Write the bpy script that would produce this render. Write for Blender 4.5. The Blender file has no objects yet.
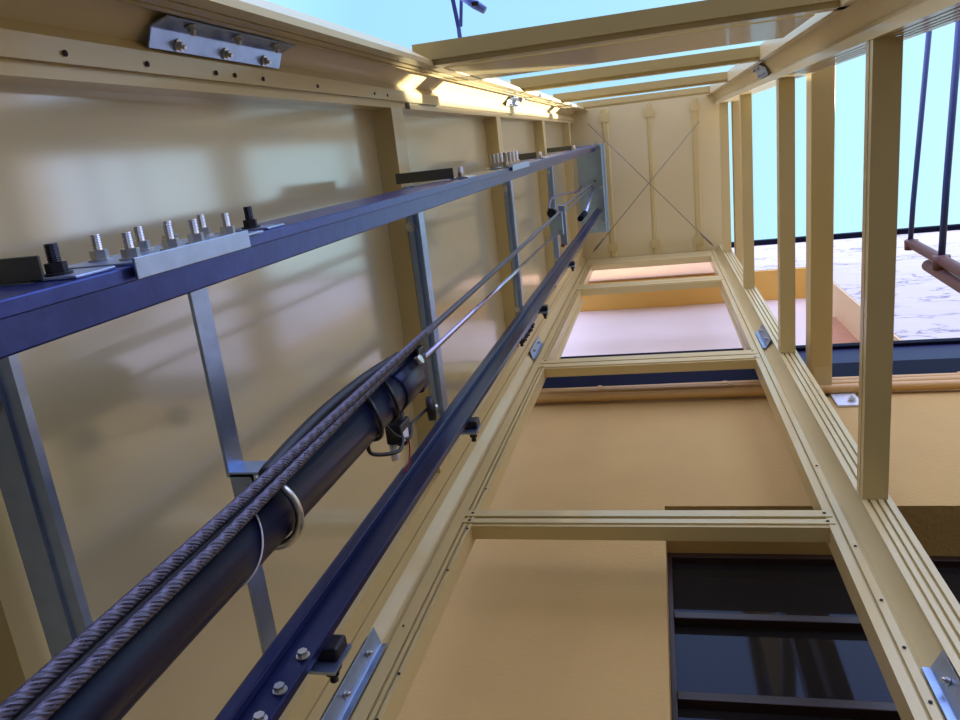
import bpy, bmesh, math, random
from mathutils import Vector, Matrix
random.seed(7)
S = bpy.context.scene
COL = S.collection

# ------------------------------------------------------------------ camera
F = 763.0
zv = Vector((175, -230, F)).normalized()
xv = Vector((3130, -152, -F)); xv = (xv - zv * xv.dot(zv)).normalized()
yv = zv.cross(xv)
cam_d = bpy.data.cameras.new('camera')
cam = bpy.data.objects.new('camera', cam_d); COL.objects.link(cam)
cam.matrix_world = Matrix(((xv[0], -xv[1], -xv[2], 0), (yv[0], -yv[1], -yv[2], 0), (zv[0], -zv[1], -zv[2], 0), (0, 0, 0, 1)))
cam_d.sensor_width = 36; cam_d.lens = F / 960 * 36; cam_d.clip_start = 0.02; cam_d.clip_end = 300
S.camera = cam

# ------------------------------------------------------------------ sky, sun, exposure
S.view_settings.view_transform = 'Standard'; S.view_settings.look = 'None'
S.view_settings.gamma = 1; S.view_settings.use_curve_mapping = False
S.view_settings.exposure = 0.3
W = bpy.data.worlds.new('sky'); S.world = W; W.use_nodes = True
nt = W.node_tree; nt.nodes.clear()
tc = nt.nodes.new('ShaderNodeTexCoord'); sp = nt.nodes.new('ShaderNodeSeparateXYZ')
rp = nt.nodes.new('ShaderNodeValToRGB'); bg = nt.nodes.new('ShaderNodeBackground'); wo = nt.nodes.new('ShaderNodeOutputWorld')
dt = nt.nodes.new('ShaderNodeVectorMath'); dt.operation = 'DOT_PRODUCT'; dt.inputs[1].default_value = (0.74, 0.09, 0.67)
nt.links.new(tc.outputs['Generated'], sp.inputs[0]); nt.links.new(tc.outputs['Generated'], dt.inputs[0])
nt.links.new(dt.outputs['Value'], rp.inputs[0]); nt.links.new(bg.outputs[0], wo.inputs[0])
e = rp.color_ramp.elements                                   # deep blue away from the sun, pale near it
e[0].position = 0.2; e[0].color = (0.215, 0.44, 0.66, 1)
e[1].position = 1.0; e[1].color = (0.55, 0.75, 0.80, 1)
m_ = e.new(0.60); m_.color = (0.25, 0.47, 0.66, 1)
m_ = e.new(0.86); m_.color = (0.34, 0.58, 0.70, 1)
hz = nt.nodes.new('ShaderNodeMapRange'); hz.inputs['From Min'].default_value = 0.60; hz.inputs['From Max'].default_value = 0.91
nt.links.new(sp.outputs['Z'], hz.inputs['Value'])
mx = nt.nodes.new('ShaderNodeMix'); mx.data_type = 'RGBA'; mx.inputs[6].default_value = (0.43, 0.47, 0.84, 1)      # pale haze
nt.links.new(hz.outputs[0], mx.inputs[0]); nt.links.new(rp.outputs[0], mx.inputs[7]); nt.links.new(mx.outputs[2], bg.inputs[0])
mr = nt.nodes.new('ShaderNodeMapRange'); mr.inputs['From Min'].default_value = 0.60; mr.inputs['From Max'].default_value = 0.925
mr.inputs['To Min'].default_value = 3.6; mr.inputs['To Max'].default_value = 1.45        # brighter towards the horizon
nt.links.new(sp.outputs['Z'], mr.inputs['Value']); nt.links.new(mr.outputs[0], bg.inputs[1])
sd = bpy.data.lights.new('sun', 'SUN'); so = bpy.data.objects.new('sun', sd); COL.objects.link(so)
sd.energy = 24.0; sd.angle = math.radians(0.53); sd.color = (1.0, 0.94, 0.84)
so.rotation_euler = Vector((-1.0, -0.12, -0.90)).to_track_quat('-Z', 'Y').to_euler()
so.location = (6, -1, 9)

# ------------------------------------------------------------------ materials
def mat(name, col, rough=0.5, metal=0.0, coat=0.0, nscale=0, namt=0.0, bump=0.0, spec=0.5, bscale=None, coatr=0.1):
    m = bpy.data.materials.new(name); m.use_nodes = True
    n = m.node_tree.nodes; l = m.node_tree.links; b = n['Principled BSDF']
    b.inputs['Base Color'].default_value = (*col, 1); b.inputs['Roughness'].default_value = rough
    b.inputs['Metallic'].default_value = metal; b.inputs['Specular IOR Level'].default_value = spec
    b.inputs['Coat Weight'].default_value = coat; b.inputs['Coat Roughness'].default_value = coatr
    if nscale:
        t = n.new('ShaderNodeTexCoord'); x = n.new('ShaderNodeTexNoise'); x.inputs['Scale'].default_value = nscale
        x.inputs['Detail'].default_value = 5; l.new(t.outputs['Object'], x.inputs['Vector'])
        mx = n.new('ShaderNodeMix'); mx.data_type = 'RGBA'
        mx.inputs[6].default_value = (*[c * (1 - namt) for c in col], 1); mx.inputs[7].default_value = (*[min(1, c * (1 + namt)) for c in col], 1)
        l.new(x.outputs['Fac'], mx.inputs[0]); l.new(mx.outputs[2], b.inputs['Base Color'])
    if bump:
        t = n.new('ShaderNodeTexCoord'); x2 = n.new('ShaderNodeTexNoise'); x2.inputs['Scale'].default_value = bscale or 40
        x2.inputs['Detail'].default_value = 4; l.new(t.outputs['Object'], x2.inputs['Vector'])
        bp = n.new('ShaderNodeBump'); bp.inputs['Strength'].default_value = bump; bp.inputs['Distance'].default_value = 0.01
        l.new(x2.outputs['Fac'], bp.inputs['Height']); l.new(bp.outputs[0], b.inputs['Normal'])
    return m

M = {}
M['cream'] = mat('cream_lacquer', (0.62, 0.50, 0.215), 0.42, coat=0.25, nscale=3, namt=0.04)
M['panel'] = mat('cream_panel', (0.51, 0.45, 0.245), 0.3, coat=1.0, coatr=0.11, nscale=1.5, namt=0.05, bump=0.3, bscale=2.2)
M['panel'].node_tree.nodes['Principled BSDF'].inputs['Coat IOR'].default_value = 2.3
M['cream'].node_tree.nodes['Principled BSDF'].inputs['Coat IOR'].default_value = 1.7
M['roofpanel'] = mat('roof_panel', (0.70, 0.60, 0.33), 0.4, nscale=2, namt=0.04)
M['galv'] = mat('galvanised_steel', (0.36, 0.47, 0.68), 0.34, metal=0.9, nscale=45, namt=0.18, bump=0.05, bscale=60)
M['galvplate'] = mat('galvanised_plate', (0.38, 0.52, 0.60), 0.45, metal=0.6, nscale=20, namt=0.15)
M['shadesteel'] = mat('shaded_plate', (0.11, 0.11, 0.08), 0.5, metal=0.3)  # shade under the galvanised arms and end plates put into the colour
M['zinc'] = mat('zinc_bolt', (0.62, 0.62, 0.58), 0.3, metal=0.95, nscale=80, namt=0.15)
M['blackbolt'] = mat('black_bolt', (0.03, 0.03, 0.035), 0.4, metal=0.6)
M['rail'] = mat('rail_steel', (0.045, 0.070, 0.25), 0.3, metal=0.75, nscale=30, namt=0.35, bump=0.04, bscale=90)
M['railshade'] = mat('shaded_rail_steel', (0.018, 0.026, 0.10), 0.28, metal=0.6, nscale=30, namt=0.3)  # same rail steel, shade on the lower rail put into its colour
M['pipe'] = mat('cylinder_paint', (0.003, 0.004, 0.018), 0.30, nscale=10, namt=0.2, spec=0.28)
M['pipe'].node_tree.nodes['Principled BSDF'].inputs['Specular Tint'].default_value = (0.30, 0.42, 1.0, 1)
M['rope'] = mat('wire_rope', (0.10, 0.095, 0.125), 0.45, metal=0.7)
M['chrome'] = mat('chrome_rod', (0.42, 0.42, 0.55), 0.2, metal=1.0)
M['rubber'] = mat('black_rubber', (0.012, 0.012, 0.015), 0.5)
M['whitepl'] = mat('white_plastic', (0.75, 0.75, 0.75), 0.4)
M['red'] = mat('red_wire', (0.5, 0.03, 0.02), 0.5)
M['ochre'] = mat('ochre_render', (0.50, 0.32, 0.092), 0.85, nscale=4, namt=0.09, bump=0.25, bscale=70)
M['soffit'] = mat('orange_soffit', (0.82, 0.50, 0.12), 0.8, nscale=5, namt=0.06)
M['pink'] = mat('pale_pink_render', (0.80, 0.67, 0.55), 0.85, nscale=3, namt=0.05)
M['yellow'] = mat('pale_yellow_render', (0.82, 0.62, 0.34), 0.85, nscale=3, namt=0.05)
M['brick'] = mat('terracotta', (0.50, 0.24, 0.12), 0.8, nscale=8, namt=0.15)
M['conduit'] = mat('ochre_conduit', (0.62, 0.38, 0.12), 0.45, nscale=12, namt=0.08)
M['black'] = mat('black_steel', (0.006, 0.007, 0.018), 0.6, spec=0.03)
M['winframe'] = mat('dark_wood_frame', (0.035, 0.018, 0.012), 0.4)
M['rust'] = mat('rust_paint', (0.16, 0.065, 0.05), 0.5, nscale=20, namt=0.2)
M['bluerod'] = mat('blue_grey_rod', (0.05, 0.09, 0.28), 0.45)
M['dark'] = mat('dark_gap', (0.01, 0.008, 0.006), 0.8)
M['ground'] = mat('concrete_ground', (0.07, 0.068, 0.06), 0.9, nscale=6, namt=0.15)
M['bluestrap'] = mat('blue_strap', (0.03, 0.05, 0.30), 0.5)
M['bluetag'] = mat('blue_buckle', (0.12, 0.2, 0.65), 0.35)
M['cable'] = mat('brace_cable', (0.25, 0.23, 0.18), 0.4, metal=0.6)
M['glass'] = mat('dark_window_glass', (0.016, 0.014, 0.011), 0.05, spec=0.2)

M['glass'].node_tree.nodes['Principled BSDF'].inputs['Specular Tint'].default_value = (0.35, 0.42, 1.0, 1)

def crackmat():
    m = bpy.data.materials.new('cracked_white_paint'); m.use_nodes = True
    n = m.node_tree.nodes; l = m.node_tree.links; b = n['Principled BSDF']; b.inputs['Roughness'].default_value = 0.85
    t = n.new('ShaderNodeTexCoord'); mp = n.new('ShaderNodeMapping'); mp.inputs['Scale'].default_value = (1.0, 1, 2.2)
    l.new(t.outputs['Object'], mp.inputs['Vector'])
    nz = n.new('ShaderNodeTexNoise'); nz.inputs['Scale'].default_value = 3; nz.inputs['Detail'].default_value = 8
    l.new(mp.outputs[0], nz.inputs['Vector'])
    ad = n.new('ShaderNodeVectorMath'); ad.operation = 'ADD'; l.new(mp.outputs[0], ad.inputs[0]); l.new(nz.outputs['Color'], ad.inputs[1])
    vo = n.new('ShaderNodeTexVoronoi'); vo.feature = 'DISTANCE_TO_EDGE'; vo.inputs['Scale'].default_value = 1.1; l.new(ad.outputs[0], vo.inputs['Vector'])
    r = n.new('ShaderNodeValToRGB'); r.color_ramp.elements[0].position = 0.0; r.color_ramp.elements[1].position = 0.03
    l.new(vo.outputs['Distance'], r.inputs[0])
    n2 = n.new('ShaderNodeTexNoise'); n2.inputs['Scale'].default_value = 1.4; n2.inputs['Detail'].default_value = 6; l.new(mp.outputs[0], n2.inputs['Vector'])
    r2 = n.new('ShaderNodeValToRGB'); r2.color_ramp.elements[0].position = 0.46; r2.color_ramp.elements[1].position = 0.56
    l.new(n2.outputs['Fac'], r2.inputs[0])
    mxm = n.new('ShaderNodeMath'); mxm.operation = 'MAXIMUM'; l.new(r.outputs[0], mxm.inputs[0]); l.new(r2.outputs[0], mxm.inputs[1])
    mx = n.new('ShaderNodeMix'); mx.data_type = 'RGBA'
    mx.inputs[6].default_value = (0.22, 0.22, 0.27, 1); mx.inputs[7].default_value = (0.72, 0.67, 0.58, 1)
    l.new(mxm.outputs[0], mx.inputs[0])
    n3 = n.new('ShaderNodeTexNoise'); n3.inputs['Scale'].default_value = 2.5; n3.inputs['Detail'].default_value = 6; l.new(mp.outputs[0], n3.inputs['Vector'])
    mx3 = n.new('ShaderNodeMix'); mx3.data_type = 'RGBA'; mx3.blend_type = 'MULTIPLY'; mx3.inputs[0].default_value = 0.5
    l.new(mx.outputs[2], mx3.inputs[6]); l.new(n3.outputs['Fac'], mx3.inputs[7])
    hb = n.new('ShaderNodeMix'); hb.data_type = 'RGBA'; hb.inputs[0].default_value = 0.35
    l.new(mx.outputs[2], hb.inputs[6]); l.new(mx3.outputs[2], hb.inputs[7])
    l.new(hb.outputs[2], b.inputs['Base Color'])
    return m
M['crack'] = crackmat()

# ------------------------------------------------------------------ helpers
def tag(o, label=None, cat=None, group=None, kind=None):
    if label: o['label'] = label
    if cat: o['category'] = cat
    if group: o['group'] = group
    if kind: o['kind'] = kind
    return o

def empty(name, loc, label, cat, group=None):
    o = bpy.data.objects.new(name, None); COL.objects.link(o); o.location = loc; o.empty_display_size = 0.05
    return tag(o, label, cat, group)

class MB:
    def __init__(s): s.bm = bmesh.new()
    def box(s, a, b):
        x0, x1 = sorted((a[0], b[0])); y0, y1 = sorted((a[1], b[1])); z0, z1 = sorted((a[2], b[2]))
        v = [s.bm.verts.new(p) for p in ((x0,y0,z0),(x1,y0,z0),(x1,y1,z0),(x0,y1,z0),(x0,y0,z1),(x1,y0,z1),(x1,y1,z1),(x0,y1,z1))]
        for f in ((3,2,1,0),(4,5,6,7),(0,1,5,4),(1,2,6,5),(2,3,7,6),(3,0,4,7)): s.bm.faces.new([v[i] for i in f])
        return s
    def prism(s, poly, mapf, t0, t1):
        A = [s.bm.verts.new(mapf(u, w, t0)) for u, w in poly]; B = [s.bm.verts.new(mapf(u, w, t1)) for u, w in poly]
        n = len(poly)
        for i in range(n): s.bm.faces.new((A[i], A[(i+1) % n], B[(i+1) % n], B[i]))
        try: s.bm.faces.new(A[::-1]); s.bm.faces.new(B)
        except ValueError: pass
        return s
    def sheet(s, path, th, mapf, t0, t1):
        """thin folded sheet: an open polyline with thickness, extruded"""
        P = [Vector(p) for p in path]; off = []
        for i, p in enumerate(P):
            d1 = (P[i] - P[i-1]).normalized() if i else None
            d2 = (P[i+1] - P[i]).normalized() if i < len(P) - 1 else None
            if d1 is None: d1 = d2
            if d2 is None: d2 = d1
            n1 = Vector((-d1.y, d1.x)); n2 = Vector((-d2.y, d2.x)); n = (n1 + n2)
            n = n.normalized() if n.length > 1e-6 else n1
            k = max(0.35, n.dot(n1)); off.append(p + n * (th / k))
        A0 = [s.bm.verts.new(mapf(p.x, p.y, t0)) for p in P]; A1 = [s.bm.verts.new(mapf(p.x, p.y, t1)) for p in P]
        B0 = [s.bm.verts.new(mapf(p.x, p.y, t0)) for p in off]; B1 = [s.bm.verts.new(mapf(p.x, p.y, t1)) for p in off]
        for i in range(len(P) - 1):
            s.bm.faces.new((A0[i], A0[i+1], A1[i+1], A1[i])); s.bm.faces.new((B0[i+1], B0[i], B1[i], B1[i+1]))
            s.bm.faces.new((A0[i+1], A0[i], B0[i], B0[i+1])); s.bm.faces.new((A1[i], A1[i+1], B1[i+1], B1[i]))
        for k in (0, -1): s.bm.faces.new((A0[k], A1[k], B1[k], B0[k]))
        return s
    def tube(s, pts, r, seg=12, cap=True, smooth=True):
        P = [Vector(p) for p in pts]; R = r if isinstance(r, (list, tuple)) else [r] * len(P)
        rings = []; up = None
        for i, p in enumerate(P):
            d = ((P[i+1] - p) if i < len(P) - 1 else (p - P[i-1]))
            if 0 < i < len(P) - 1: d = (P[i+1] - P[i-1])
            d.normalize()
            if up is None:
                up = d.orthogonal().normalized()
            else:
                up = (up - d * up.dot(d)).normalized()
            sd_ = d.cross(up)
            rings.append([s.bm.verts.new(p + (up * math.cos(a) + sd_ * math.sin(a)) * R[i]) for a in [2 * math.pi * k / seg for k in range(seg)]])
        for i in range(len(rings) - 1):
            for k in range(seg):
                f = s.bm.faces.new((rings[i][k], rings[i][(k+1) % seg], rings[i+1][(k+1) % seg], rings[i+1][k])); f.smooth = smooth
        if cap: s.bm.faces.new(rings[0][::-1]); s.bm.faces.new(rings[-1])
        return s
    def build(s, name, m, parent=None, bevel=0, loc=None):
        bmesh.ops.recalc_face_normals(s.bm, faces=s.bm.faces[:])
        me = bpy.data.meshes.new(name)
        if parent is not None and parent.type == 'EMPTY' or loc is not None:
            L = parent.location if parent is not None else Vector(loc)
            if s.bm.verts: bmesh.ops.translate(s.bm, verts=s.bm.verts[:], vec=-Vector(L))
        s.bm.to_mesh(me); s.bm.free(); me.materials.append(M[m] if isinstance(m, str) else m)
        o = bpy.data.objects.new(name, me); COL.objects.link(o)
        if loc is not None: o.location = loc
        if parent is not None: o.parent = parent
        if bevel:
            bv = o.modifiers.new('bevel', 'BEVEL'); bv.width = bevel; bv.segments = 2; bv.limit_method = 'ANGLE'
        return o

XY = lambda u, w, t: (u, w, t)         # section in plan, extruded upwards
YZ = lambda u, w, t: (t, u, w)         # section (y,z), extruded along x
XZ = lambda u, w, t: (u, t, w)         # section (x,z), extruded along y

def bolt_mb(p, axis, r=0.011, shank=0.03, sr=0.0055, washer=True, h=None):
    """hex nut on a washer with a threaded shank end standing out along axis"""
    p = Vector(p); a = Vector(axis).normalized(); h = h or r * 0.95
    mb = MB()
    if washer: mb.tube([p, p + a * r * 0.25], r * 1.35, 16, smooth=False)
    mb.tube([p + a * r * 0.25, p + a * (r * 0.25 + h)], r, 6, smooth=False)
    if shank:
        pts = []; rr = []; n = 18; z0 = r * 0.25 + h
        for i in range(n + 1):
            pts.append(p + a * (z0 + shank * i / n)); rr.append(sr * (1 if i % 2 else 0.91))
        mb.tube(pts, rr, 10, smooth=False)
    return mb

# ------------------------------------------------------------------ plan of the shaft (metres; camera at the origin, floor below)
XL, XR, YD, YF = -0.69, 0.50, 1.08, -0.228
ZB, ZT = -1.2, 7.05
LV = [0.57, 2.07, 3.53, 5.03, 6.60]     # levels of the cross members
XPAN = -0.745

# structure: ground, roof
o = MB().box((-14, -12, ZB - 0.2), (14, 9, ZB)).build('floor', 'ground'); tag(o, kind='structure')
o = MB().box((-0.80, -0.30, ZT), (0.60, 1.14, ZT + 0.03)).build('ceiling', 'roofpanel'); tag(o, kind='structure')
# building facade
BY, BP = 1.29, 1.56
def struct(name, a, b, m):
    return tag(MB().box(a, b).build(name, m), kind='structure')
WX0, WZ0, WZ1 = -0.03, -0.3, 2.54
wm = MB()
wm.box((-5, BY, ZB), (WX0, BP + 0.3, WZ1)); wm.box((WX0, BY, ZB), (3.2, BP + 0.3, WZ0)); wm.box((3.2, BY, ZB), (6, BP + 0.3, WZ1))
wm.box((-5, BY, WZ1), (6, BP + 0.3, 4.05))
tag(wm.build('wall_back', 'ochre'), kind='structure')
struct('wall_back', (-5, BP, 4.05), (6, BP + 0.3, 7.06), 'pink')
wm = MB(); wm.box((1.30, BY, 4.45), (6, BP, 7.05)); 
o = wm.build('wall_back', 'crack'); tag(o, kind='structure')
struct('wall_back', (-5, BY, 7.06), (6, BP + 0.3, 8.5), 'crack')
struct('trim_1', (-5, BY + 0.005, 7.03), (1.295, BP - 0.002, 7.059), 'soffit')
struct('trim_2', (1.285, BY + 0.002, 4.47), (1.299, BP - 0.002, 7.03), 'yellow')
struct('wall_shade', (-5, BY - 0.012, 7.04), (0.60, BY, 8.1), mat('peach_shade', (0.62, 0.36, 0.17), 0.85, nscale=6, namt=0.15))  # thin patch painting warm shade onto the white wall above the terrace
struct('trim_3', (-5, BY - 0.05, 8.5), (6, BP + 0.3, 8.58), 'black')

# unseen blocking walls added on the right to keep sun off the shaft wall
struct('sun_blocker', (5.0, 0.55, ZB), (5.4, 2.6, 11.6), 'yellow')
struct('sun_blocker', (5.0, -3.5, ZB), (5.4, 0.548, 7.35), 'yellow')

# black steel floor edge beam and conduits on the facade
r = empty('edge_beam', (0, BY, 4.0), 'black steel edge beam of the terrace floor running along the facade', 'beam')
MB().box((-5, BY - 0.02, 3.85), (6, BY + 0.02, 4.12)).build('web', 'black', r, 0.004)
MB().box((-5, BY - 0.03, 4.40), (6, BY + 0.02, 4.46)).build('top_flange', 'black', r, 0.004)
MB().box((-5, BY - 0.012, 4.12), (6, BY + 0.02, 4.40)).build('face_plate', mat('navy_steel', (0.008, 0.01, 0.05), 0.5, spec=0.25), r)
MB().box((-5, BY - 0.03, 3.81), (6, BY + 0.02, 3.85)).build('bottom_flange', 'black', r)
for k, (z, rr, lab) in enumerate(((3.795, 0.019, 'topmost ochre painted conduit just under the black steel beam on the facade'),
                                  (3.735, 0.022, 'middle ochre painted conduit of the three below the black beam'),
                                  (3.670, 0.022, 'lowest ochre painted conduit of the three on the facade'))):
    r = empty('conduit', (0, BY - rr, z), lab, 'pipe', 'conduits along the facade')
    pts = [(x * 0.5, BY - rr - 0.010, z + 0.006 * math.sin(x * 1.7 + k * 2)) for x in range(-10, 13)]
    MB().tube(pts, rr, 14).build('tube', 'conduit', r)
    for x in (-0.35, 0.27, 1.32, 2.2):
        MB().tube([(x + k * 0.02, BY - rr - 0.010, z), (x + k * 0.02 + 0.02, BY - rr - 0.010, z)], rr + 0.004, 14, smooth=False).build('clip', 'conduit', r)

# terracotta shutter on the recessed wall
o = MB().box((1.08, BP - 0.02, 4.4), (1.285, BP, 6.2)).build('wall_shutter', 'brick'); tag(o, 'reddish brown shutter on the recessed terrace wall beside the yellow jamb', 'shutter')

# large dark window
wr = tag(MB().box((WX0, BP + 0.2, WZ0), (3.2, BP + 0.3, WZ1)).build('window_1', 'dark'), kind='structure')
YG = 1.505
fm = MB(); fw = 0.016
fm.box((WX0, YG - 0.03, WZ0), (WX0 + fw, YG + 0.03, WZ1)); fm.box((3.17, YG - 0.03, WZ0), (3.2, YG + 0.03, WZ1))
fm.box((WX0 + fw, YG - 0.03, WZ1 - 0.03), (3.17, YG + 0.03, WZ1)); fm.box((WX0 + fw, YG - 0.03, WZ0), (3.17, YG + 0.03, WZ0 + 0.04))
o = fm.build('window_frame', 'winframe', wr, 0.002)
for k, z in enumerate((2.155, 1.79, 1.43, 1.07, 0.7)):
    MB().box((WX0 + fw, YG - 0.035, z - 0.016), (3.17, YG + 0.02, z + 0.016)).build('glazing_bar', 'winframe', wr, 0.003)
zz = [WZ1 - 0.03, 2.155, 1.79, 1.43, 1.07, 0.7, WZ0 + 0.04]
for k in range(6):
    MB().box((WX0 + fw, YG - 0.004 , zz[k+1] + 0.017 * (k < 5)), (3.17, YG + 0.004, zz[k] - 0.017 * (k > 0))).build('pane', 'glass', wr)
MB().box((1.66, YG - 0.03, WZ0 + 0.04), (1.72, YG - 0.006, WZ1 - 0.03)).build('mullion', 'winframe', wr)

# ------------------------------------------------------------------ shaft cladding on the left
NAMES = ['lowest', 'second', 'third', 'fourth', 'fifth', 'topmost']
edges = [-1.2] + LV + [ZT]
for i in range(6):
    z0 = edges[i] + (0.003 if i else 0); z1 = edges[i+1] - 0.003
    mb = MB().box((XPAN - 0.02, -0.17, z0), (XPAN, 1.09, z1))
    o = mb.build('cladding_panel', 'panel', None, 0.002, loc=(XPAN, 0.45, z0))
    labs = ['glossy cream wall panel on the left below the nearest galvanised cross channel',
            'large glossy cream wall panel on the left, with the bent strap and bolts in front',
            'glossy cream wall panel behind the end of the black cylinder, second bay up',
            'glossy cream wall panel on the left, third bay up, between two narrow cross members',
            'small far cream wall panel on the left, the bay next below the roof',
            'thin cream panel strip on the left right under the shaft roof']
    tag(o, labs[i], 'panel', 'cream cladding panels of the left wall')

# ------------------------------------------------------------------ corner columns
def groove_path(a, b, fr, depth, nrm, wid=0.007):
    """points from a to b with small rectangular grooves pushed along nrm"""
    a = Vector(a); b = Vector(b); n = Vector(nrm); d = (b - a).normalized(); out = [a]
    for f in fr:
        c = a.lerp(b, f)
        out += [c - d * wid / 2, c - d * wid / 2 + n * depth, c + d * wid / 2 + n * depth, c + d * wid / 2]
    out.append(b); return out

def column(sx, sy, xs, ye, yw, yp, xw, xe, ret_side, ret_front, label, fs, ff):
    path = []
    if sx > 0:
        path += groove_path((xs + sx * ret_side, ye), (xs, ye), fs, 0.010, (0, sy))
        if abs(ye - yw) > 0.01: path += [Vector((xs, yw))]
    else:
        path += [Vector((xs + sx * ret_side, ye))]
        path += groove_path((xs, ye), (xs, yw), fs, 0.010, (sx, 0))
    w0 = Vector((xs, yw)); w1 = Vector((xw, yp)); n = Vector((sx, sy)).normalized()
    d = (w1 - w0).normalized()
    path += [w0 + n * 0.022 + d * 0.001, w1 + n * 0.022 - d * 0.001]
    path += groove_path((xw, yp), (xe, yp), ff, 0.010, (0, sy))
    path += [Vector(q) for q in ret_front]
    if sx * sy < 0: path = path[::-1]
    mb = MB().sheet(path, -0.003, XY, ZB, ZT)
    o = mb.build('corner_column', 'cream', None, 0, loc=(xs, yp, ZB))
    # small fixing holes as dark rivets
    tag(o, label, 'column', 'folded steel corner columns of the shaft')
    return o
cLF = column(-1, -1, XL, -0.137, -0.186, YF, -0.642, -0.560, 0.056, [(-0.560, -0.240), (-0.640, -0.288)],
       'sunlit cream folded steel corner column at the top left of the picture', [0.33], [0.2, 0.55])
cRF = column(1, -1, XR, -0.147, -0.173, YF, 0.456, 0.432, 0.12, [(0.432, -0.285)],
       'shaded cream folded steel corner column at the top right, with open bays below it', [0.25, 0.42, 0.60, 0.80], [])
cRB = column(1, 1, XR, 1.033, 1.033, YD, 0.456, 0.408, 0.078, [(0.408, 1.145)],
       'cream folded steel corner column running down to the lower right, right of the window', [0.25, 0.5, 0.75], [0.45])
cLB = column(-1, 1, XL, 0.938, 1.03, YD, -0.657, -0.594, 0.056, [(-0.594, 1.145)],
       'cream folded steel corner column between the black guide rail and the ochre facade', [0.58], [0.55, 0.8])

def holes(pts, nrm, name='hole', parent=None, r=0.004):
    for p in pts:
        p = Vector(p); n = Vector(nrm).normalized()
        q = p - parent.location
        mb = MB().tube([q - n * 0.0005, q + n * 0.001], r, 8, smooth=False)
        mb.build(name, 'dark').parent = parent
holes([(-0.600, YD - 0.002, z) for z in (1.02, 1.19, 1.33, 1.75, 1.98, 2.25)], (0, -1, 0), 'hole', cLB)
holes([(-0.645, YD - 0.002, z) for z in (0.95, 1.12, 1.5)], (0, -1, 0), 'hole', cLB, 0.003)
holes([(0.448, YD - 0.002, z) for z in (1.33, 1.49, 1.66, 1.9, 2.4)], (0, -1, 0), 'hole', cRB)
holes([(XL + 0.002, -0.168, z) for z in (0.86, 1.02, 1.2, 1.26, 1.36, 1.6, 1.95, 2.05)], (1, 0, 0), 'hole', cLF, 0.004)
MB().box(Vector((XL + 0.0005, -0.155, 2.2)) - cLF.location, Vector((XL + 0.003, -0.137, 2.235)) - cLF.location).build('slot', 'dark').parent = cLF

# ------------------------------------------------------------------ horizontal members
lvl = ['level with the camera', 'at the first level, above the bent strap', 'at the second level', 'at the third level', 'just below the roof']
def hbeam_side(sx, z, label, name='cross_member', group=None, x0=None, depth=0.055, y0=-0.137, y1=0.94):
    """C section along Y; open side outward"""
    xs = x0
    p = [(xs + sx * depth, z + 0.012), (xs + sx * depth, z), (xs, z), (xs, z + 0.10), (xs + sx * depth, z + 0.10)]
    if sx > 0: p = [(xs + sx * depth, z + 0.012), (xs + sx * depth, z), (xs, z), (xs, z + 0.022), (xs + 0.012, z + 0.022), (xs + 0.012, z + 0.034), (xs, z + 0.034), (xs, z + 0.06), (xs + sx * depth, z + 0.06)]
    mb = MB().sheet(p, 0.002, XZ, y0, y1)
    o = mb.build(name, 'cream', None, 0, loc=(xs, (y0 + y1) / 2, z)); tag(o, label, 'beam', group); return o
for i, z in enumerate(LV):
    hbeam_side(-1, z, ['cream steel cross member at the lower left edge beside the widest galvanised channel',
        'cream cross member on the left wall behind the end of the black cylinder',
        'second cream cross member of the left wall counted up from the cylinder end',
        'third cream cross member of the left wall counted up from the cylinder end',
        'farthest cream cross member of the left wall, beside the blue grey head plate'][i], group='cream cross members of the left wall', x0=XL)
for i, z in enumerate(LV[1:]):
    hbeam_side(1, z, ['widest cream cross member of the open right side, nearest the camera',
        'second cream cross member of the open right side', 'third cream cross member of the open right side, narrow in the distance',
        'farthest cream cross member of the open right side, at the roof corner'][i], group='cream cross members of the right side', x0=0.505, depth=0.060, y0=-0.146, y1=1.031)
# front bars
for i, z in enumerate(LV[1:]):
    a, b_ = YF, -0.285
    p = [(b_, z + 0.02), (b_, z), (a - 0.014, z), (a - 0.014, z + 0.012), (a, z + 0.012), (a, z + 0.075), (b_, z + 0.075)]
    mb = MB().sheet(p, 0.002, YZ, -0.61, 0.455)
    o = mb.build('cross_member', 'cream', None, 0, loc=(0, YF, z))
    tag(o, ['widest cream cross member of the open front, cutting across the sky at the top', 'second cream cross member of the open front below the first strip of sky',
            'third cream cross member of the open front', 'farthest cream cross member of the open front, against the roof'][i], 'beam', 'cream cross members of the open front')
o = MB().box((-0.56, YF - 0.010, 2.2), (0.40, YF - 0.002, 2.70)).build('fascia_panel', 'cream', None, 0.001)
tag(o, 'flat cream fascia panel just behind the widest front cross member', 'panel')
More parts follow.
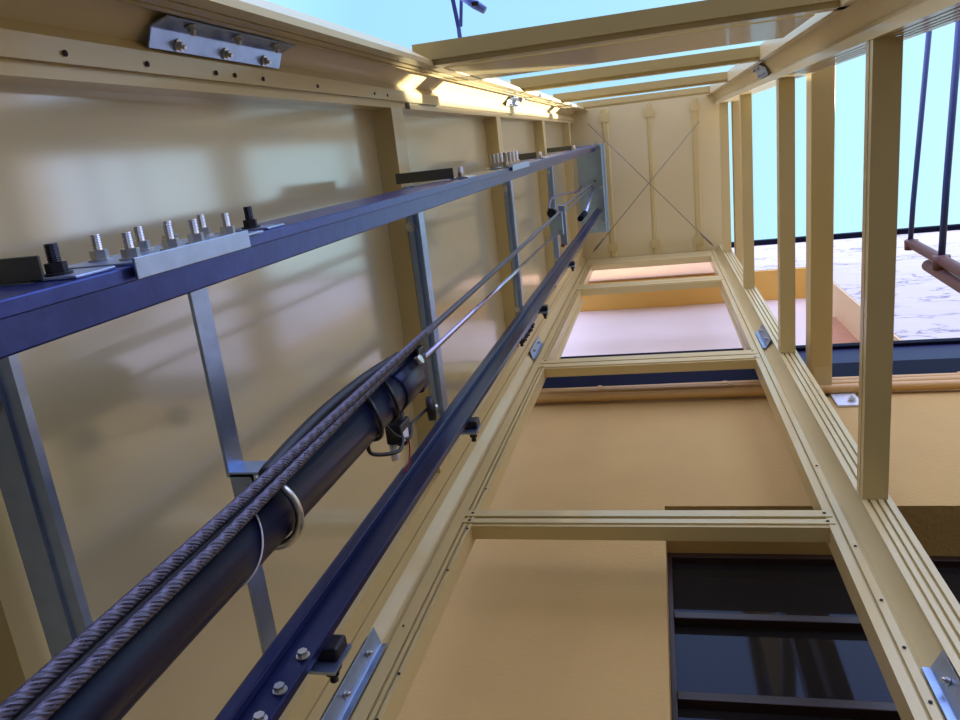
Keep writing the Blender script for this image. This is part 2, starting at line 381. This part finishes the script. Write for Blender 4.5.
# door side bars
for i, (z0, z1) in enumerate(((2.005, 2.095), (3.62, 3.77), (5.62, 5.80), (6.72, 7.04))):
    zc = (z0 + z1) / 2
    g = 0.008 if i < 2 else 0.004
    p = [(YD + 0.050, z0), (YD + 0.006, z0), (YD + 0.006, z0 + 0.012), (YD, z0 + 0.012), (YD, zc - g), (YD + 0.03, zc - g), (YD + 0.03, zc + g), (YD, zc + g), (YD, z1), (YD + 0.065, z1)]
    mb = MB().sheet([(q[0] - 0.003, q[1]) for q in p], -0.002, YZ, -0.624, 0.426)
    o = mb.build('door_head', 'cream', None, 0, loc=(-0.09, YD, z0))
    tag(o, ['grooved cream door head crossing just above the dark window', 'grooved cream door head below the black steel edge beam',
            'thin cream door head crossing the orange terrace soffit', 'cream head beam of the landing side right under the roof'][i], 'beam', 'cream door heads of the landing side')
    if i < 2:
        for x in (-0.605, 0.408):
            for zz_ in (z0 + 0.025, z1 - 0.018):
                q = Vector((x, YD, zz_)) - o.location
                MB().tube([q + Vector((0, -0.0045, 0)), q + Vector((0, -0.002, 0))], 0.005, 8, smooth=False).build('hole', 'dark').parent = o
# inner door jambs behind the columns (slim return frames)
for i, (x0, x1, z0, z1) in enumerate(((-0.62, -0.575, 3.78, 5.62), (0.40, 0.44, 3.78, 5.62))):
    o = MB().box((x0, 1.15, z0), (x1, 1.17, z1)).build('door_jamb', 'cream', None, 0.002)
    tag(o, ['slim cream jamb strip along the left of the upper opening', 'slim cream jamb strip along the right of the upper opening'][i], 'jamb')

# roof ribs + cable brace
for i, (x, w) in enumerate(((-0.42, 0.035), (-0.045, 0.022), (0.335, 0.035))):
    p = [(x - w / 2 - 0.012, ZT), (x - w / 2, ZT - 0.010), (x + w / 2, ZT - 0.010), (x + w / 2 + 0.012, ZT)]
    o = MB().sheet(p, 0.002, XZ, -0.22, 1.07).build('roof_rib', 'cream', None, 0, loc=(x, 0.4, ZT - 0.02))
    tag(o, ['cream roof rib on the left beside the head plate', 'cream centre rib of the shaft roof behind the cable crossing', 'cream roof rib nearest the open right side'][i], 'rib', 'ribs of the shaft roof')
    for y in (-0.15, 0.98):
        MB().box((x - 0.04, y - 0.035, ZT - 0.016) , (x + 0.04, y + 0.035, ZT - 0.011)).build('end_plate', 'cream').parent = None if False else None
for o in [q for q in COL.objects if q.name.startswith('end_plate')]:
    c = sum((Vector(b) for b in o.bound_box), Vector()) / 8
    rib = min([q for q in COL.objects if q.name.startswith('roof_rib')], key=lambda q: abs(q.location.x - c.x))
    for v in o.data.vertices: v.co -= rib.location
    o.parent = rib
zc = 6.97
for i, (a, b_) in enumerate((((-0.565, -0.12, zc), (0.45, 1.03, zc)), ((0.365, -0.03, zc - 0.012), (-0.60, 1.00, zc - 0.012)))):
    r = empty('brace_cable', a, ['thin diagonal brace cable under the roof from the sunlit corner to the right', 'thin diagonal brace cable under the roof from the right corner to the guide rail'][i], 'cable', 'crossed brace cables under the roof')
    MB().tube([a, b_], 0.0035, 8).build('wire', 'cable', r)
    d = (Vector(b_) - Vector(a)).normalized()
    MB().tube([Vector(b_) - d * 0.16, Vector(b_) - d * 0.02], 0.008, 8).build('turnbuckle', 'cable', r)

# ------------------------------------------------------------------ anchor beams to the facade
for i, (x0, x1, z, lab) in enumerate(((0.655, 0.75, 3.67, 'cream box beam outside the shaft, bolted to the facade by a white foot plate'),
                                      (0.60, 0.66, 6.6, 'far cream box beam outside the shaft, seen past the roof corner'))):
    r = empty('anchor_beam', (x0, 0.5, z), lab, 'beam')
    MB().box((x0, -0.28, z), (x1, BY - 0.012, z + 0.12)).build('box_section', mat('cream_outdoor', (0.60, 0.46, 0.18), 0.5), r, 0.004)
    if i == 0:
        MB().box((x0 + 0.012, BY - 0.14, z - 0.003), (x1 - 0.004, BY - 0.012, z)).build('sleeve', 'cream', r)
        MB().box((0.74, BY - 0.012, 3.50), (0.845, BY, 3.745)).build('foot_plate', mat('white_zinc', (0.68, 0.70, 0.72), 0.45, metal=0.3), r, 0.002)
        for q in ((0.785, 3.70), (0.81, 3.55)):
            bolt_mb((q[0], BY - 0.013, q[1]), (0, -1, 0), 0.014, 0.012, 0.007).build('bolt', 'zinc', r)

# ------------------------------------------------------------------ scaffold frame outside on the right
r = empty('scaffold_frame', (1.0, 0.6, 0), 'rusty brown double scaffold pole with two blue grey rungs outside on the right', 'scaffold')
MB().tube([(1.005, 0.565, 3.48), (0.995, 0.60, 2.2), (0.99, 0.64, ZB)], 0.021, 16).build('pole', 'rust', r)
MB().tube([(1.005, 0.622, 3.25), (0.995, 0.66, 2.1), (0.99, 0.70, ZB)], 0.023, 16).build('pole', 'rust', r)
MB().tube([(1.000, 0.56, 3.46), (1.005, 0.40, 3.46), (1.045, -0.45, 3.45)], 0.010, 12).build('rung', 'bluerod', r)
MB().tube([(1.002, 0.575, 3.10), (1.01, 0.3, 3.11), (1.035, -0.45, 3.12)], 0.012, 12).build('rung', 'bluerod', r)
MB().tube([(1.003, 0.552, 3.46), (1.005, 0.59, 3.46)], 0.026, 14).build('coupler', 'rust', r)
MB().tube([(1.002, 0.560, 3.10), (1.004, 0.61, 3.10)], 0.030, 14).build('coupler', 'rust', r)

# blue strap tied to the front bar
r = empty('lashing_strap', (-0.56, -0.3, 2.2), 'dark blue lashing strap with a blue buckle dangling over the widest front bar', 'strap')
def strip(pts, w, t, n):
    mb = MB(); n = Vector(n).normalized()
    for i in range(len(pts) - 1):
        a = Vector(pts[i]); b = Vector(pts[i+1]); d = (b - a).normalized(); s_ = d.cross(n).normalized() * w / 2; t_ = n * t / 2
        vs = [mb.bm.verts.new(q) for q in (a - s_ - t_, a + s_ - t_, a + s_ + t_, a - s_ + t_, b - s_ - t_, b + s_ - t_, b + s_ + t_, b - s_ + t_)]
        for f in ((3,2,1,0),(4,5,6,7),(0,1,5,4),(1,2,6,5),(2,3,7,6),(3,0,4,7)): mb.bm.faces.new([vs[k] for k in f])
    return mb
Z0 = 2.2
def pt(ax, ay, z): return (ax * z, ay * z, z)
strip([pt(-0.231, -0.133, 2.18), pt(-0.2315, -0.15, 2.2), pt(-0.235, -0.183, 2.22), pt(-0.236, -0.21, 2.24)], 0.011, 0.003, (0.1, 0.2, 1)).build('webbing', 'bluestrap', r)
strip([pt(-0.2285, -0.150, 2.25), pt(-0.224, -0.182, 2.28), pt(-0.222, -0.21, 2.3)], 0.009, 0.003, (0.1, 0.2, 1)).build('webbing', 'bluestrap', r)
mb = MB().tube([pt(-0.223, -0.184, 2.26), pt(-0.208, -0.173, 2.26), pt(-0.196, -0.164, 2.26)], [0.010, 0.013, 0.010], 10)
mb.build('buckle', 'bluetag', r)
MB().box(pt(-0.212, -0.176, 2.235), Vector(pt(-0.212, -0.176, 2.235)) + Vector((0.018, 0.01, 0.01))).build('buckle_slot', 'dark', r)

# ------------------------------------------------------------------ guide rails (T section)
RT = 6.72
def guide_rail(yb0, yb1, ytip, label, loc, xb=-0.56, m='rail'):
    r = empty('guide_rail', loc, label, 'rail', 'guide rails on the left wall')
    a, b_ = (yb1, ytip) if ytip > yb1 else (yb0, ytip)
    MB().box((xb, yb0, ZB), (-0.462, yb1, RT)).build('base_flange', m, r, 0.0015)
    MB().box((-0.518, min(a, b_), ZB), (-0.500, max(a, b_), RT)).build('blade', m, r, 0.002)
    return r
guide_rail(0.065, 0.079, 0.1145, 'dark blue steel guide rail crossing the upper left, carrying the bright bolted fishplate', (-0.51, 0.07, ZB))
guide_rail(0.602, 0.616, 0.588, 'dark steel guide rail running beside the corner column, below the black cylinder', (-0.51, 0.61, ZB), -0.532, 'railshade')

def fishplate(y, z0, z1, zl, label, near, far, br=0.0086, sh=0.015, sr=0.0046):
    r = empty('fishplate', (-0.5, y, z0), label, 'plate')
    mb = MB().box((-0.550, y - 0.003, z0), (-0.4565, y, z1))
    mb.box((-0.4565, y - 0.0075, z0 - 0.008), (-0.4535, y + 0.0120, zl))
    mb.build('plate', 'galv', r, 0.0008)
    for x, zs in ((-0.484, near), (-0.528, far)):
        for z in zs: bolt_mb((x, y - 0.003, z), (0, -1, 0), br, sh, sr).build('bolt', 'zinc', r)
    return r
fishplate(0.0650, 0.600, 0.835, 0.795, 'bright galvanised fishplate with eight bolts on the nearest upper guide rail', (0.629, 0.693, 0.738, 0.803), (0.641, 0.706, 0.757, 0.823))
fishplate(0.0650, 2.52, 2.86, 2.86, 'far galvanised fishplate with eight bolts on the upper guide rail', (2.56, 2.63, 2.70, 2.77), (2.57, 2.64, 2.71, 2.78), 0.013, 0.03, 0.008)
# bolts of the joint of the lower rail (heads on the camera side)
r = empty('fishplate', (-0.5, 0.617, 0.5), 'dark joint plate with zinc bolt heads at the bottom of the lower guide rail', 'plate')
MB().box((-0.53, 0.6160, 0.58), (-0.470, 0.626, 0.88)).build('plate', 'rail', r)
for z in (0.65, 0.70, 0.765):
    bolt_mb((-0.473, 0.601, z), (0, -1, 0), 0.0068, 0.0, 0.005).build('bolt', 'zinc', r)
r = empty('fishplate', (-0.5, 0.617, 2.5), 'small far joint plate with dark bolts on the lower guide rail above the splice plate', 'plate')
MB().box((-0.53, 0.6160, 2.46), (-0.468, 0.630, 2.80)).build('plate', 'rail', r)
for z in (2.48, 2.55, 2.62, 2.69):
    bolt_mb((-0.475, 0.6305, z), (0, 1, 0), 0.012, 0.012, 0.006).build('bolt', 'blackbolt', r)

def rail_clamp(z, y, sgn, label, L=0.05, arm=True):
    r = empty('rail_clamp', (-0.5, y, z), label, 'bracket', 'clamps holding the guide rails')
    t = 0.003
    if arm: MB().box((-0.72, y - 0.022, z), (-0.500, y, z + t)).build('arm', 'shadesteel', r, 0.001)
    MB().box((-0.515, y - t, z), (-0.468, y, z + L)).build('foot', 'galv', r, 0.001)
    bolt_mb((-0.498, y - t, z + L * 0.3), (0, -1, 0), 0.0088, 0.016, 0.0055).build('bolt', 'blackbolt', r)
    return r
rail_clamp(0.535, 0.0648, -1, 'galvanised clamp with black bolt on the upper rail at the left edge')
rail_clamp(0.868, 0.0648, -1, 'galvanised clamp with black bolt just past the bright fishplate', 0.045, False)
for z, lab in ((0.80, 'black clamp block with zinc angle on the lower rail near the bent strap end'),
               (1.65, 'black clamp block on the lower rail beside the small roller'), (2.92, 'small black clamp on the lower rail near the far joint'),
               (4.0, 'tiny dark clamp on the far part of the lower rail')):
    r = empty('rail_clamp', (-0.46, 0.63, z), lab, 'bracket', 'clamps holding the guide rails')
    MB().box((-0.478, 0.616, z), (-0.444, 0.636, z + 0.035)).build('clip_block', 'blackbolt', r, 0.004)
    MB().box((-0.53, 0.636, z - 0.02), (-0.442, 0.641, z + 0.04)).build('angle', 'galv', r)
    bolt_mb((-0.455, 0.6415, z + 0.0), (0, 1, 0), 0.010, 0.012, 0.006).build('bolt', 'blackbolt', r)

# galvanised channels across the left wall that carry the rails
for i, z in enumerate(LV[:4]):
    x = -0.688
    p = [(-0.662, 0.604), (-0.662, 0.583), (-0.628, 0.583), (-0.628, 0.587), (-0.611, 0.587), (-0.611, 0.598)] if i == 0 else [(x, z + 0.10), (x, z), (-0.672, z), (-0.672, z + 0.014), (-0.656, z + 0.012), (-0.656, z + 0.06)]
    y0 = 0.075
    mb = MB().sheet(p, 0.003, XZ, y0, 0.80)
    r = empty('rail_channel', (-0.65, 0.5, z), ['wide galvanised channel at the left edge, nearest the camera', 'grey blue galvanised channel beside the roller at the cylinder end',
            'narrow grey blue galvanised channel at the second level of the left wall', 'thin grey blue galvanised channel at the third level of the left wall'][i], 'channel', 'galvanised channels across the left wall')
    mb.build('channel', 'galv', r)
    for y in (0.185, 0.75):
        bolt_mb((-0.644 if i == 0 else -0.68, y, z - 0.0005 + (0.013 if i == 0 else 0)), (0, 0, -1), 0.010, 0.0, 0.005).build('bolt', 'zinc', r)
    if i:  # horizontal end plate reaching to the upper rail
        MB().box((-0.66, 0.035, z - 0.13), (-0.505, 0.0615, z - 0.126)).build('end_plate', 'shadesteel', r)
        MB().box((-0.515, 0.0615, z - 0.13), (-0.468, 0.0645, z - 0.04)).build('end_foot', 'galv', r)
        bolt_mb((-0.492, 0.0615, z - 0.10), (0, -1, 0), 0.010, 0.014, 0.007).build('bolt', 'zinc', r)

# head plate under the roof
r = empty('head_plate', (-0.55, 0.44, 6.7), 'blue grey steel head plate under the roof where both guide rails end', 'plate')
MB().box((-0.66, 0.06, 6.75), (-0.445, 0.80, 6.76)).build('plate', 'galvplate', r, 0.002)
MB().sheet([(-0.445, 6.66), (-0.445, 6.75), (-0.425, 6.75), (-0.425, 6.86)], 0.004, XZ, 0.06, 0.80).build('edge_flange', 'galvplate', r)
for q in ((-0.47, 0.12), (-0.61, 0.12), (-0.47, 0.42), (-0.61, 0.72), (-0.47, 0.72)):
    bolt_mb((q[0], q[1], 6.749), (0, 0, -1), 0.012, 0.0).build('bolt', 'zinc', r)
MB().box((-0.655, 0.06, 6.60), (-0.45, 0.085, 6.62)).build('cross_angle', 'galv', r)
for q in (-0.62, -0.55, -0.48):
    MB().box((q - 0.015, 0.03, 6.60), (q + 0.015, 0.06, 6.63)).build('lug', 'zinc', r)

# ------------------------------------------------------------------ hydraulic cylinder, pulley, ropes
CX, CY = -0.442, 0.362
r = empty('hydraulic_cylinder', (CX, CY, ZB), 'thick black hydraulic cylinder running diagonally up the left wall', 'cylinder')
MB().tube([(CX, CY, ZB), (CX, CY, 1.20)], 0.035, 40).build('barrel', 'pipe', r)
MB().tube([(CX, CY, 1.10), (CX, CY, 1.105), (CX, CY, 1.20), (CX, CY, 1.205)], [0.035, 0.038, 0.038, 0.034], 40).build('collar', 'pipe', r)
MB().box((CX - 0.03, CY - 0.034, 1.205), (CX + 0.03, CY + 0.034, 1.25)).build('gland', 'pipe', r, 0.006)
MB().tube([(CX, CY, 1.2), (-0.432, 0.380, 3.42)], 0.0052, 20).build('piston_rod', 'chrome', r)
MB().box((-0.447, 0.318, 1.215), (-0.415, 0.345, 1.25)).build('clamp_box', 'blackbolt', r, 0.003)
MB().tube([(-0.413, 0.333, 1.19), (-0.403, 0.328, 1.19)], 0.008, 12).build('bleed_screw', 'zinc', r)

def rope(pts, R, label, group, z_pitch=0.040, name='wire_rope'):
    mb = MB(); P = [Vector(p) for p in pts]
    # resample
    out = [P[0]]; step = 0.0065
    for i in range(len(P) - 1):
        if P[i].z < 0: n = 6
        elif P[i].z < 1.25: n = int((P[i+1] - P[i]).length / 0.0018)
        else: n = max(1, int((P[i+1] - P[i]).length / 0.012))
        for k in range(1, n + 1): out.append(P[i].lerp(P[i+1], k / n))
    rings = []; seg = 24; s_ = 0; up = Vector((1, 0, 0))
    for i, p in enumerate(out):
        d = (out[min(i+1, len(out)-1)] - out[max(i-1, 0)]).normalized()
        if i: s_ += (p - out[i-1]).length
        up = (up - d * up.dot(d)).normalized(); sd_ = d.cross(up)
        ph = 2 * math.pi * s_ / z_pitch if -0.0 < p.z < 1.3 else 0
        rings.append([mb.bm.verts.new(p + (up * math.cos(a) + sd_ * math.sin(a)) * R * (0.8 if p.z > 1.3 else 1) * (0.74 + 0.26 * abs(math.cos(4 * (a - ph))) ** 0.5)) for a in [2 * math.pi * k / seg for k in range(seg)]])
    for i in range(len(rings) - 1):
        for k in range(seg): mb.bm.faces.new((rings[i][k], rings[i][(k+1) % seg], rings[i+1][(k+1) % seg], rings[i+1][k]))
    o = mb.build(name, 'rope', None, 0, loc=pts[0]); tag(o, label, 'rope', group); return o
PZ = 3.42
def arc(cx, cy, cz, r_, a0, a1, n, x):
    return [(x, cy + r_ * math.cos(math.radians(a0 + (a1 - a0) * i / n)), cz + r_ * math.sin(math.radians(a0 + (a1 - a0) * i / n))) for i in range(n + 1)]
rope([(-0.413, 0.305, ZB + 0.05), (-0.413, 0.305, 0.2), (-0.413, 0.305, 0.6), (-0.411, 0.299, 1.25), (-0.426, 0.300, 3.40)] + [(-0.455, 0.312, 3.9), (-0.52, 0.36, 6.70)], 0.0060,
     'twisted steel wire rope on the outer side of the black cylinder', 'wire ropes along the cylinder')
rope([(-0.402, 0.317, ZB + 0.05), (-0.402, 0.317, 0.2), (-0.402, 0.316, 0.55), (-0.4215, 0.3095, 1.25), (-0.436, 0.312, 3.40)] + [(-0.445, 0.335, 3.9), (-0.53, 0.392, 6.70)], 0.0060,
     'twisted steel wire rope lying against the black cylinder', 'wire ropes along the cylinder')
# hydraulic hose behind the ropes
def smooth(pts, n=8):
    P = [Vector(p) for p in pts]; out = []
    for i in range(len(P) - 1):
        p0 = P[max(i-1, 0)]; p1 = P[i]; p2 = P[i+1]; p3 = P[min(i+2, len(P)-1)]
        for k in range(n):
            t = k / n
            out.append(0.5 * ((2 * p1) + (-p0 + p2) * t + (2*p0 - 5*p1 + 4*p2 - p3) * t*t + (-p0 + 3*p1 - 3*p2 + p3) * t**3))
    out.append(P[-1]); return out
o = MB().tube(smooth([(-0.420, 0.321, ZB + 0.1), (-0.420, 0.321, 0.5), (-0.432, 0.313, 0.705), (-0.436, 0.309, 0.785), (-0.44, 0.307, 0.895), (-0.442, 0.311, 1.04), (-0.44, 0.318, 1.15), (-0.438, 0.324, 1.205)]), 0.0085, 14).build('hydraulic_hose', 'rubber', None, 0, loc=(-0.44, 0.31, ZB + 0.1))
tag(o, 'black hydraulic hose bulging out behind the wire ropes along the cylinder', 'hose')
# pulley head
r = empty('pulley', (-0.43, 0.35, PZ), 'small rope pulley in a pale bracket on top of the piston rod', 'pulley')
MB().box((-0.435, 0.275, PZ + 0.02), (-0.405, 0.455, PZ + 0.032)).build('side_plate', 'galv', r, 0.002)
MB().box((-0.475, 0.30, PZ - 0.02), (-0.415, 0.40, PZ)).build('base_plate', 'galvplate', r, 0.002)
MB().tube([(-0.46, 0.30, PZ - 0.03), (-0.46, 0.30, PZ + 0.03)], 0.02, 20).build('wheel', 'blackbolt', r)
MB().tube([(-0.425, 0.45, PZ - 0.0), (-0.425, 0.45, PZ + 0.04)], 0.009, 12).build('pin', 'rust', r)
# loop of slack rope above the pulley
lp = [(-0.475, 0.315, 3.45), (-0.478, 0.285, 3.46), (-0.479, 0.262, 3.50), (-0.476, 0.250, 3.58), (-0.475, 0.25, 3.75), (-0.50, 0.30, 4.6), (-0.56, 0.36, 5.6), (-0.63, 0.39, 6.7)]
rope(lp, 0.007, 'slack rope loop curving above the pulley towards the head plate', 'ropes at the pulley')
# rope terminations at the head plate
for i, (x, y) in enumerate(((-0.52, 0.36), (-0.53, 0.395))):
    o = MB().tube([(x, y, 6.70), (x, y, 6.745)], 0.011, 12).build('rope_anchor', 'zinc' if i else 'rust'); tag(o, ['rusty rope anchor nut under the head plate', 'zinc rope anchor nut under the head plate'][i], 'anchor')
r = empty('spring_buffer', (-0.5, 0.6, 6.0), 'pale telescopic rod between the lower rail top and the head plate', 'rod')
MB().tube([(-0.535, 0.55, 5.75), (-0.54, 0.43, 6.74)], 0.012, 14).build('rod', 'galv', r)
MB().tube([(-0.535, 0.535, 5.4), (-0.535, 0.535, 5.78)], 0.020, 14).build('sleeve', 'black', r)

# strap holding the cylinder to the rails
r = empty('cylinder_strap', (-0.56, 0.3, 0.83), 'bent galvanised flat strap from the upper rail past the cylinder to the lower rail', 'strap')
ZS = 0.826
def flat(pts, w=0.030, t=0.005):
    """flat bar in the y / x plane, width along z"""
    mb = MB(); mb.sheet([(p[0], p[1]) for p in pts], t, XY, ZS, ZS + w); return mb
Zs = 0.83
# section in XY plan: runs along Y at x=-.562, steps in to the cylinder, back out
flat([(-0.565, 0.080), (-0.565, 0.372), (-0.530, 0.372), (-0.530, 0.40)], 0.038).build('strap_arm', 'galv', r, 0.0008)
flat([(-0.569, 0.43), (-0.569, 0.662)], 0.038).build('strap_arm', 'galv', r, 0.0008)
MB().box((-0.565, 0.37, ZS), (-0.485, 0.43, ZS + 0.038)).build('saddle', 'galv', r)
# U bolt round the cylinder
r = empty('u_bolt', (CX, CY, 0.70), 'bright round U bolt clasping the black cylinder', 'clamp')
pts = []
for i in range(33):
    a = math.radians(-95 + 200 * i / 32)
    pts.append((CX + 0.041 * math.cos(a), CY + 0.041 * math.sin(a), 0.697))
MB().tube(pts, 0.0048, 10).build('bow', 'zinc', r)
# zip ties
for i, z in enumerate((0.622,)):
    r = empty('cable_tie', (CX, CY, z), 'thin white cable tie around ropes and black cylinder', 'tie')
    pts = [(CX + 0.036 * math.cos(math.radians(a)), CY + 0.036 * math.sin(math.radians(a)), z - 0.0004 * a) for a in range(-50, 80, 8)]
    MB().tube(pts, 0.0011, 6).build('band', 'whitepl', r)

# hoses looped at the top of the cylinder and valve
def hose(pts, rad, n=8):
    P = [Vector(p) for p in pts]; out = []
    for i in range(len(P) - 1):
        p0 = P[max(i-1, 0)]; p1 = P[i]; p2 = P[i+1]; p3 = P[min(i+2, len(P)-1)]
        for k in range(n):
            t = k / n
            out.append(0.5 * ((2 * p1) + (-p0 + p2) * t + (2*p0 - 5*p1 + 4*p2 - p3) * t*t + (-p0 + 3*p1 - 3*p2 + p3) * t**3))
    out.append(P[-1]); return MB().tube(out, rad, 8)
for k, (z, lab) in enumerate(((0.985, 'black cable looped around the cylinder, lower of two loops'), (1.06, 'black cable looped around the cylinder, upper of two loops'))):
    pts = []
    for i in range(9):
        a = math.radians(-150 + 235 * i / 8)
        pts.append((CX + 0.0385 * math.cos(a), CY + 0.0385 * math.sin(a), z + 0.015 * math.sin(i)))
    pts += [(CX - 0.0 + 0.012 * k, CY + 0.065, z + 0.03), (CX + 0.02, CY + 0.085, z + 0.09 - 0.02 * k), (CX + 0.015, CY + 0.07, z + 0.13 - 0.03 * k)]
    o = hose(pts, 0.0032).build('loop_cable', 'rubber', None, 0, loc=(CX, CY, z)); tag(o, lab, 'cable', 'cables looped on the cylinder')
r = empty('valve', (-0.43, 0.44, 1.12), 'small black valve with a white label and red and white wires beside the cylinder top', 'valve')
MB().box((-0.452, 0.415, 1.10), (-0.424, 0.448, 1.15)).build('body', 'rubber', r, 0.003)
MB().tube([(-0.438, 0.40, 1.135), (-0.438, 0.46, 1.135)], 0.010, 12).build('coil', 'rubber', r)
MB().tube([(-0.445, 0.448, 1.11), (-0.440, 0.475, 1.10)], 0.007, 10).build('nozzle', 'whitepl', r)
MB().box((-0.4235, 0.428, 1.105), (-0.4225, 0.444, 1.13)).build('sticker', 'whitepl', r)
hose([(-0.43, 0.45, 1.14), (-0.435, 0.475, 1.16), (-0.44, 0.505, 1.155), (-0.45, 0.52, 1.15)], 0.0014).build('wire', 'red', r)
hose([(-0.432, 0.45, 1.145), (-0.437, 0.47, 1.17), (-0.442, 0.50, 1.165), (-0.453, 0.515, 1.16)], 0.0014).build('wire', 'whitepl', r)
r = empty('limit_roller', (-0.46, 0.48, 1.37), 'black roller wheel on a short pin in front of the galvanised channel', 'roller')
MB().tube([(-0.465, 0.480, 1.365), (-0.4635, 0.480, 1.3655), (-0.4525, 0.480, 1.371), (-0.451, 0.480, 1.3715)], [0.021, 0.025, 0.025, 0.021], 28).build('wheel', 'rubber', r)
MB().tube([(-0.4525, 0.480, 1.371), (-0.445, 0.480, 1.3745)], 0.006, 10).build('hub', 'zinc', r)
MB().tube([(-0.465, 0.480, 1.365), (-0.445, 0.447, 1.149)], 0.003, 8).build('pin', 'blackbolt', r)
# ------------------------------------------------------------------ splice plates in the column webs
def splice(sx, sy, xs, yw, xw, yp, z0, z1, label, nb=2, w=0.9):
    r = empty('splice_plate', (xs, yp, z0), label, 'bracket', 'galvanised splice plates in the corner columns')
    A = Vector((xs, yw)); B = Vector((xw, yp)); n = Vector((sx, sy)).normalized(); d = (B - A)
    a = A + d * 0.06 + n * 0.004 ; b = B - d * 0.06 + n * 0.004; c = A.lerp(B, 0.52) - n * 0.014
    a2 = a - Vector((0, sy)) * 0.004
    k_ = 0.5 if sy < 0 else 0.74
    path = [a, A.lerp(B, k_ - 0.03) + n * 0.017, A.lerp(B, k_ + 0.03) + n * 0.017, b]
    if sx * sy < 0: path = path[::-1]
    MB().sheet(path, 0.003, XY, z0, z1).build('plate', 'galv', r, 0.0006)
    for k in range(nb):
        z = z0 + (z1 - z0) * (k + 0.5) / nb
        for (p, q) in ((a, path[1] if sx * sy > 0 else path[-2]), (b, path[2] if sx * sy > 0 else path[1]))[:2 if sy < 0 else 1]:
            m_ = p.lerp(q, 0.35 if sy < 0 else 0.5); tdir = (q - p).normalized(); nn = Vector((-tdir.y, tdir.x))
            if nn.dot(n) > 0: nn = -nn
            m2 = m_ + nn * 0.004
            bolt_mb((m2.x, m2.y, z), (nn.x, nn.y, 0), 0.0068, 0.005, 0.0038).build('bolt', 'zinc', r)
    return r
for (sx, sy, xs, yw, xw, yp, nm) in ((-1, -1, XL, -0.186, -0.642, YF, 'top left sunlit column'), (1, -1, XR, -0.173, 0.456, YF, 'top right shaded column'),
                                    (1, 1, XR, 1.033, 0.456, YD, 'lower right column'), (-1, 1, XL, 1.03, -0.657, YD, 'column beside the lower rail')):
    splice(sx, sy, xs, yw, xw, yp, 1.03, 1.43, 'near galvanised splice plate bolted into the ' + nm, 3)
    splice(sx, sy, xs, yw, xw, yp, 3.80, 4.12, 'far galvanised splice plate bolted into the ' + nm, 2)
